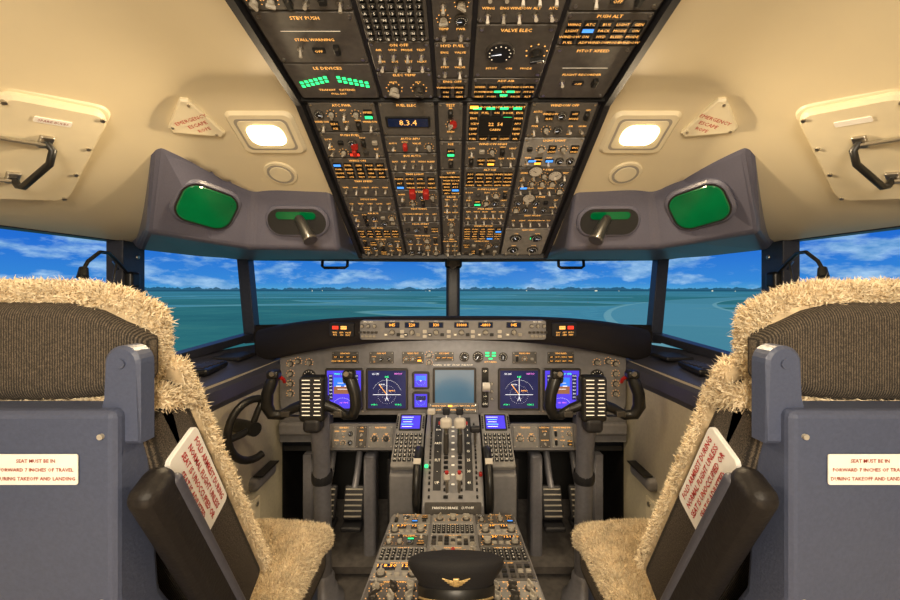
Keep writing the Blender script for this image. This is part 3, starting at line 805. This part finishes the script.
for x in (-.105, -.07): mb.prism(rrect(.016, .028, .004), .005, .020, RED, ch=.003, at=(x, .02))
mb.prism(circ(.008, 12), .005, .012, RED, at=(0, .24)); mb.prism(circ(.008, 12), .005, .012, RED, at=(-.22, .18))
for x, y in ((.20, .10), (.25, .085), (.20, -.0)): mb.gauge(x, y, .018, m=WHITE, sym=BLACK)
for x, y in ((.185, .135), (.225, .135), (.18, .04)): mb.ann(x, y, .02, .009, BLUL)
mb.ann(.245, -.19, .02, .012, GRN); mb.ann(-.225, .155, .025, .01, REDL)
build(mb, 'forward_overhead_panel')

yd = Vector((0, -.60, .078)).normalized(); xd = Vector((1, 0, 0)); nn = xd.cross(yd)
mb = MB(frame(Vector((0, .50, 1.729))+nn*.012, xd, yd))
mb.prism(rrect(.60, .585, .006), -.012, 0, DARK, ch=.003)
cols = [(-.295, -.142), (-.138, -.036), (-.032, .030), (.034, .160), (.164, .295)]
plan = [[(.10, 'mix'), (.11, 'blank'), (.10, 'mix'), (.12, 'tog'), (.15, 'mix')],
        [(.075, 'knob'), (.07, 'tog'), (.10, 'keys'), (.11, 'disp'), (.2, 'mix')],
        [(.06, 'ann'), (.09, 'tog'), (.13, 'mix'), (.2, 'knob'), (.1, 'tog')],
        [(.06, 'annG'), (.12, 'gauge1'), (.08, 'tog'), (.1, 'btn'), (.2, 'mix')],
        [(.15, 'blank'), (.07, 'ann'), (.09, 'blank'), (.1, 'mix'), (.2, 'mix')]]
for ci, ((x0, x1), pl) in enumerate(zip(cols, plan)):
    y = -.288; tot = sum(p[0] for p in pl); sc = .576/tot
    for ri, (hgt, kd) in enumerate(pl):
        hgt *= sc; xc = (x0+x1)/2; yc = y+hgt/2; y += hgt; w = x1-x0
        if kd == 'annG':
            module(mb, xc, yc, w, hgt, 'ann'); mb.h = .005; mb.ann(xc-.012, yc-.004, .017, .008, GRN); mb.ann(xc+.012, yc-.004, .017, .008, GRN); mb.ann(xc+.0, yc-.015, .017, .008, GRN); mb.h = 0
        elif kd in ('blank', 'gauge1'):
            mb.prism(rrect(w-.004, hgt-.004, .003), 0, .005, PLATE, ch=.001, at=(xc, yc)); mb.h = .005
            mb.label(xc, yc+hgt/2-.012, wd()+' '+wd(), .009, AMB)
            for a in (-1, 1):
                for b in (-1, 1): mb.prism(circ(.003, 8), .005, .0065, METAL, at=(xc+a*(w/2-.01), yc+b*(hgt/2-.01)))
            if kd == 'gauge1':
                mb.gauge(xc-.02, yc+.004, .024); mb.knob(xc+.040, yc+.004, .011, BLACK)
                for q in range(3): mb.label(xc-.03+q*.03, yc-.036, wd(), .007)
            else:
                mb.label(xc, yc, ('FLIGHT RECORDER', 'STALL WARNING', 'AIRSPEED TEST')[ri], .008); mb.toggle(xc-.03, yc-.02); mb.guard(xc+.03, yc-.02, BLACK); mb.ann(xc, yc-.022, .02, .01, t='OFF')
                mb.rect(xc, yc+.018, w*.6, .0010, LEG)
            mb.h = 0
        elif ci == 0 and ri == 0:
            mb.prism(rrect(w-.004, hgt-.004, .003), 0, .005, PLATE, ch=.001, at=(xc, yc)); mb.h = .005
            mb.label(xc, yc+.038, 'LE DEVICES', .010)
            for s_ in (-1, 1):
                for a in range(6):
                    for b in range(2):
                        mb.rect(xc+s_*(.012+a*.0095), yc+.014-a*.003-.010*b, .0065, .007, GRN)
            mb.label(xc, yc-.022, 'TRANSIT   EXTEND', .008); mb.label(xc, yc-.034, 'FULL EXT', .007); mb.h = 0
        else: module(mb, xc, yc, w, hgt, kd)
build(mb, 'aft_overhead_panel')
mb = MB()
for s_ in (-1, 1):
    mb.beam((s_*.307, .20, 1.758), (s_*.307, .80, 1.680), .012, .03, DARK); mb.beam((s_*.307, .80, 1.680), (s_*.307, 1.335, 1.418), .012, .03, DARK)
mb.beam((-.31, 1.34, 1.42), (.31, 1.34, 1.42), .02, .03, DARK); mb.beam((-.30, .80, 1.679), (.30, .80, 1.679), .02, .012, BLACK)
mb.rbox((0, 1.355, 1.412), (.04, .03, .02), .008, DARK)
build(mb, 'overhead_panel_surround')

# ------------------------------------------------------------------ HUD housings
for k in (-1, 1):
    e = empty('head_up_display_housing', (k*.6, 1.1, 1.5))
    S = [[(-.64, .83, 1.655), (-.632, .86, 1.612), (-.755, .98, 1.442), (-.945, 1.20, 1.420), (-1.0, 1.22, 1.47)],
         [(-.575, .97, 1.625), (-.568, .995, 1.588), (-.648, 1.06, 1.425), (-.86, 1.36, 1.413), (-.93, 1.40, 1.47)],
         [(-.535, 1.04, 1.59), (-.53, 1.06, 1.552), (-.568, 1.12, 1.414), (-.736, 1.45, 1.409), (-.86, 1.62, 1.46)],
         [(-.42, 1.045, 1.59), (-.42, 1.066, 1.552), (-.43, 1.135, 1.414), (-.55, 1.46, 1.411), (-.6, 1.70, 1.46)],
         [(-.325, 1.05, 1.59), (-.322, 1.07, 1.552), (-.325, 1.15, 1.412), (-.33, 1.46, 1.412), (-.33, 1.76, 1.46)]]
    mb = MB(side(k)); vs = [p for st in S for p in st]; fs = []
    for i in range(4):
        for j in range(4): a = i*5+j; fs.append((a, a+1, a+6, a+5))
    fs.append((4, 3, 2, 1, 0)); fs.append((20, 21, 22, 23, 24))
    mb.add(vs, fs, BGRAY); build(mb, 'housing_shell', e, bevel=.014)
    mb = MB(side(k) @ frame((-.618, 1.004, 1.511), (.138, .167, -.042), (.075, -.093, .158)))
    mb.prism(rrect(.146, .122, .042, 8), -.02, .008, BGRAY, ch=.005); mb.prism(rrect(.130, .106, .036, 8), .006, .010, BLACK)
    mb.prism(rrect(.122, .098, .032, 8), .008, .012, GLASSG, ch=.002); build(mb, 'green_combiner_glass', e)
    mb = MB(side(k) @ frame((-.425, 1.094, 1.488), (1, .05, 0), (0, -.07, .14)))
    mb.prism(rrect(.170, .085, .04, 8), -.01, .006, BGRAY, ch=.004); mb.prism(rrect(.155, .072, .035, 8), .004, .0075, FOOT)
    mb.prism(rrect(.105, .020, .009, 5), .0075, .0095, GLASSG, at=(0, .018)); build(mb, 'overhead_recess', e)
    mb = MB(side(k))
    mb.tube([(-.425, 1.09, 1.49), (-.40, 1.055, 1.475)], .008, BLACK); mb.tube([(-.41, 1.065, 1.49), (-.395, 1.05, 1.472), (-.37, 1.035, 1.430)], [.012, .014, .018], BLACK, 16)
    mb.cyl((-.371, 1.036, 1.432), (-.368, 1.034, 1.427), .0182, KNOBD); build(mb, 'map_spotlight')
    mb = MB(side(k)); mb.tube([(-.52, 1.60, 1.44), (-.52, 1.59, 1.395), (-.51, 1.588, 1.388), (-.43, 1.588, 1.388), (-.42, 1.59, 1.395), (-.42, 1.60, 1.44)], .006, BLACK); build(mb, 'grab_handle')

def cframe(x, Y):
    p = Vector((x, Y, cz(x, Y))); e_ = .01
    dx = Vector((2*e_, 0, cz(x+e_, Y)-cz(x-e_, Y))); dy = Vector((0, -2*e_, cz(x, Y-e_)-cz(x, Y+e_)))
    return frame(p, dx, dy)
for k in (-1, 1):
    F = cframe(k*.41, .885)
    mb = MB(F)
    mb.prism(rrect(.145, .115, .016, 5), -.01, .008, CREAM2, ch=.006); mb.prism(rrect(.114, .086, .012, 5), .006, .0085, KNOB)
    mb.prism(rrect(.104, .077, .012, 5), .008, .0095, CREAM2, ch=.001)
    mb.prism(rrect(.080, .056, .022, 6), .009, .014, LAMP, ch=.004)
    build(mb, 'ceiling_lamp')
    li = bpy.data.lights.new('dome_light', 'AREA'); li.shape = 'RECTANGLE'; li.size = .055; li.size_y = .035; li.energy = 5.0; li.color = (1., .76, .46)
    lo = bpy.data.objects.new('dome_light', li); lo.matrix_world = F @ Matrix.Translation((0, 0, .018)) @ Matrix.Rotation(math.pi, 4, 'X'); COL.objects.link(lo)
    mb = MB(cframe(k*.43, 1.0)); mb.prism(circ(.040, 28), -.005, .004, CREAM2, ch=.002); mb.prism(circ(.032, 28), .004, .005, KNOB); mb.prism(circ(.026, 24), .005, .006, CREAM2, ch=.001); build(mb, 'air_vent')
    mb = MB(cframe(k*.548, .838) @ Matrix.Translation((0, 0, .008)))
    base = [(-.046, .006), (-.047, -.006), (.034, -.050), (.044, -.044), (.030, .050), (.018, .056)]
    if k > 0: base = [(-x, y) for x, y in base[::-1]]
    mb.prism(base, -.03, .004, CREAM2, ch=.003); mb.h = .004
    mb.label(-k*.006, .010, 'EMERGENCY', .0115, PTXT); mb.label(-k*.010, -.005, 'ESCAPE', .012, PTXT); mb.label(-k*.014, -.020, 'ROPE', .011, PTXT)
    for p in base[::2]: mb.prism(circ(.003, 8), .004, .006, METAL, at=(p[0]*.80, p[1]*.80))
    build(mb, 'emergency_escape_placard')
    Fh = frame((-.772, .740, 1.555), (.429, .868, .148), (.186, -.155, .133))
    mb = MB(side(k) @ Fh)
    mb.prism(rrect(.165, .285, .028, 6), -.035, .0, CREAM2, ch=.004); mb.prism(rrect(.148, .266, .024, 6), .0, .012, CREAM2, ch=.005)
    for a in (-1, 1):
        for b in (-1, -.33, .33, 1): mb.prism(circ(.004, 8), .010, .015, METAL, at=(a*.064, b*.119))
    mb.prism(rrect(.05, .012, .002), .012, .0135, PLAC, at=(0.0, .095))
    if k < 0: mb.h = .0135; mb.label(0, .095, 'SPARE BULBS', .007, PBRN)
    mb.tube([(.000, .045, .012), (.004, .045, .033), (.002, .02, .043), (-.020, -.05, .043), (-.022, -.06, .033), (-.024, -.06, .012)], .006, BLACK)
    mb.rbox((.000, .045, .014), (.020, .03, .008), .003, METAL); mb.rbox((-.024, -.06, .014), (.020, .03, .008), .003, METAL)
    mb.tube([(-.070, .045, .018), (.0, .045, .022)], .0035, METAL); mb.tube([(-.070, -.065, .018), (-.024, -.06, .022)], .0035, METAL)
    build(mb, 'escape_hatch_cover')
    mb = MB(side(k))
    mb.tube([(-.965, 1.20, 1.34), (-.955, 1.14, 1.38), (-.93, 1.08, 1.40), (-.90, 1.02, 1.397), (-.885, .97, 1.37), (-.88, .95, 1.345)], .0045, BLACK, 8)
    mb.tube([(-.955, 1.14, 1.36), (-.90, 1.06, 1.375), (-.85, 1.01, 1.365), (-.845, .995, 1.32)], .003, BLACK, 8)
    mb.tube([(-.882, .955, 1.352), (-.875, .945, 1.330)], [.009, .012], BLACK, 12); mb.rbox((-.964, 1.20, 1.33), (.03, .04, .05), .01, BLACK)
    build(mb, 'gooseneck_lamp')

# ------------------------------------------------------------------ pilot seats
dr = Vector((0, .24, -.43)).normalized()      # down the reclined back
for k in (-1, 1):
    e = empty('pilot_seat', (k*.52, .70, FZ))
    def mkhf(hh):
        def hf(o):
            a = max(0, abs(o.x)-.07); q = o.z/hh
            return Vector((o.x, o.y, o.z-(3.6*a*a*q if q > 0 else 1.8*a*a*q)))
        return hf
    mb = MB(side(k))
    pol = mb.rbox((-.523, .489, 1.238), (.338, .050, .140), .025, FURB, fn=mkhf(.07), mid=9)
    mb.fur(pol, 260000, .008, lambda c, n: n.y > -.95 or c.z > 1.28 or c.z < 1.175)
    build(mb, 'sheepskin_headrest', e)
    mb = MB(side(k)); mb.rbox((-.524, .466, 1.229), (.352, .040, .114), .020, FAB, fn=mkhf(.057), mid=9); build(mb, 'headrest_fabric', e)
    mb = MB(side(k)); Pq = [(.41, 1.176), (.455, 1.176), (.475, .95), (.60, .74), (.60, .34), (.41, .34)]
    n = 6; vs = [(-.695, *p) for p in Pq]+[(-.346, *p) for p in Pq]
    mb.add(vs, [tuple(range(n)), tuple(range(2*n-1, n-1, -1))]+[(i, i+n, (i+1) % n+n, (i+1) % n) for i in range(n)], SHELL)
    build(mb, 'seat_shell', e, bevel=.008)
    mb = MB(side(k))
    mb.M = side(k) @ frame((-.3505, .432, 1.212), (1, 0, 0), (0, 0, 1))
    pts = [(.019, -.075), (.019, .010)]+[(.019*math.cos(math.radians(a)), .010+.019*math.sin(math.radians(a))) for a in range(15, 180, 15)]+[(-.019, .010), (-.019, -.03), (-.03, -.075)]
    mb.prism(pts, -.012, .010, SHELL, ch=.003); mb.prism(circ(.005, 12), .010, .012, SHELL, at=(0, .010))
    mb.M = side(k)
    for x, z in ((-.36, 1.15), (-.36, .98), (-.50, 1.15)): mb.cyl((x, .411, z), (x, .407, z), .003, KNOB, 10)
    build(mb, 'headrest_bracket', e)
    mb = MB(side(k)); mid = Vector((-.515, .566, .970))
    zax = -dr; yax = zax.cross(Vector((1, 0, 0))); RM = Matrix((Vector((1, 0, 0)), yax, zax)).transposed()
    def bf(o):
        if o.y < 0: return Vector((o.x, o.y+max(0, o.z-.08)*.20, o.z))
        return o
    mb.rbox(mid, (.350, .112, .46), .020, FAB, RM, fn=bf, mid=7); build(mb, 'backrest_fabric', e)
    mb = MB(side(k)); pol = mb.rbox(mid+yax*.058+Vector((.002, 0, 0))+zax*.006, (.352, .028, .475), .014, FURB, RM, mid=8)
    mb.fur(pol, 220000, .008, lambda c, n: c.x > -.56 and n.dot(yax) > -.6)
    pol = mb.rbox((-.513, .500, 1.166), (.354, .085, .030), .014, FURB, Matrix.Rotation(math.radians(-12), 3, 'X'), mid=8)
    mb.fur(pol, 220000, .008, lambda c, n: c.x > -.56)
    build(mb, 'backrest_sheepskin', e)
    mb = MB(side(k)); mb.rbox((-.515, .89, .585), (.345, .46, .15), .05, FAB); build(mb, 'seat_cushion_fabric', e)
    mb = MB(side(k))
    def cf(o): return Vector((o.x, o.y, o.z+.10*max(0, -o.y-.08)+.0-.35*max(0, o.y-.15)-.012*math.sin(o.x*9)**2))
    pol = mb.rbox((-.515, .895, .644), (.355, .50, .075), .035, FURB, fn=cf, mid=7)
    mb.fur(pol, 200000, .009, lambda c, n: n.z > -.5); build(mb, 'seat_cushion_sheepskin', e)
    mb = MB(side(k)); mb.rbox((-.52, .86, .45), (.32, .44, .14), .02, SHELL); mb.box((-.52, .84, .31), (.20, .34, .22), DARK)
    mb.box((-.44, .84, FZ+.018), (.04, .60, .02), METAL); mb.box((-.60, .84, FZ+.018), (.04, .60, .02), METAL)
    mb.beam((-.333, .76, .70), (-.333, .70, .54), .04, .004, BLACK); mb.rbox((-.330, .74, .66), (.012, .05, .04), .005, METAL)
    build(mb, 'seat_base', e)
    # raised armrest
    mb = MB(side(k)); p0 = Vector((-.318, .418, 1.098)); c = p0+dr*.19
    mb.rbox(c, (.034, .048, .39), .016, RUB, RM)
    mb.rbox(c+Vector((.001, 0, 0))+yax*.016, (.037, .014, .36), .006, CONS, RM)
    mb.cyl((-.35, .575, .80), (-.29, .575, .80), .025, SHELL)
    build(mb, 'raised_armrest', e)
    # rear placard
    mb = MB(frame((k*.4245, .4085, 1.117), (1, 0, 0), (0, 0, 1)))
    mb.prism(rrect(.084, .031, .002), 0, .001, PLAC); mb.h = .001
    for q, t in enumerate(('SEAT MUST BE IN', 'FORWARD 7 INCHES OF TRAVEL', 'DURING TAKEOFF AND LANDING')): mb.label(0, .0088-q*.009, t, .0052, PBRN, bold=.012)
    build(mb, 'rear_placard', e)
    # side placard on the backrest flank
    o = Vector((k*.3375, .532, 1.044))
    td = dr if k < 0 else -dr
    y_ = Vector((-k, 0, 0)).cross(td)
    mb = MB(frame(o, td, y_))
    mb.prism(rrect(.152, .060, .008), -.004, .003, PLAC, ch=.001); mb.h = .003
    for q, t in enumerate(('FOLD ARMREST DURING', 'NORMAL FLIGHT UNLESS', 'SEAT IS UNOCCUPIED OR', 'SEAT IS ADJUSTED')): mb.label(0, .0195-q*.013, t, .0112, PTXT, bold=.02)
    build(mb, 'side_placard', e)

# ------------------------------------------------------------------ lights & world
def area(name, loc, target, size, energy, color, sy=None):
    li = bpy.data.lights.new(name, 'AREA'); li.size = size; li.energy = energy; li.color = color
    if sy: li.shape = 'RECTANGLE'; li.size_y = sy
    o = bpy.data.objects.new(name, li); o.location = loc
    o.rotation_euler = (Vector(target)-Vector(loc)).to_track_quat('-Z', 'Y').to_euler(); COL.objects.link(o)
area('cabin_light', (0, -.55, 1.6), (0, 1.3, .95), .4, 17, (1., .84, .62))
area('entry_floor_light', (0, -.5, .5), (0, .9, 1.6), .5, 5, (1., .66, .34))
for x in (-.35, 0, .35): area('glareshield_floodlight', (x, 1.50, 1.108), (x, 1.62, .88), .30, .30, (1., .86, .66), .012)
for k in (-1, 1):
    area('footwell_lamp', (k*.46, 1.55, .63), (k*.46, 1.5, .2), .12, .30, (1., .78, .5))
w = bpy.data.worlds.new('World'); scene.world = w; w.use_nodes = True
w.node_tree.nodes['Background'].inputs[0].default_value = (1., .82, .62, 1); w.node_tree.nodes['Background'].inputs[1].default_value = .30
try: scene.view_settings.view_transform = 'Standard'
except Exception: pass

cam = bpy.data.cameras.new('camera'); cam.lens = 16; cam.sensor_width = 36; cam.shift_x = -3/900; cam.shift_y = -10/900; cam.clip_start = .01
co = bpy.data.objects.new('camera', cam); co.location = (0, 0, 1.3); co.rotation_euler = (math.radians(90), 0, 0); COL.objects.link(co); scene.camera = co
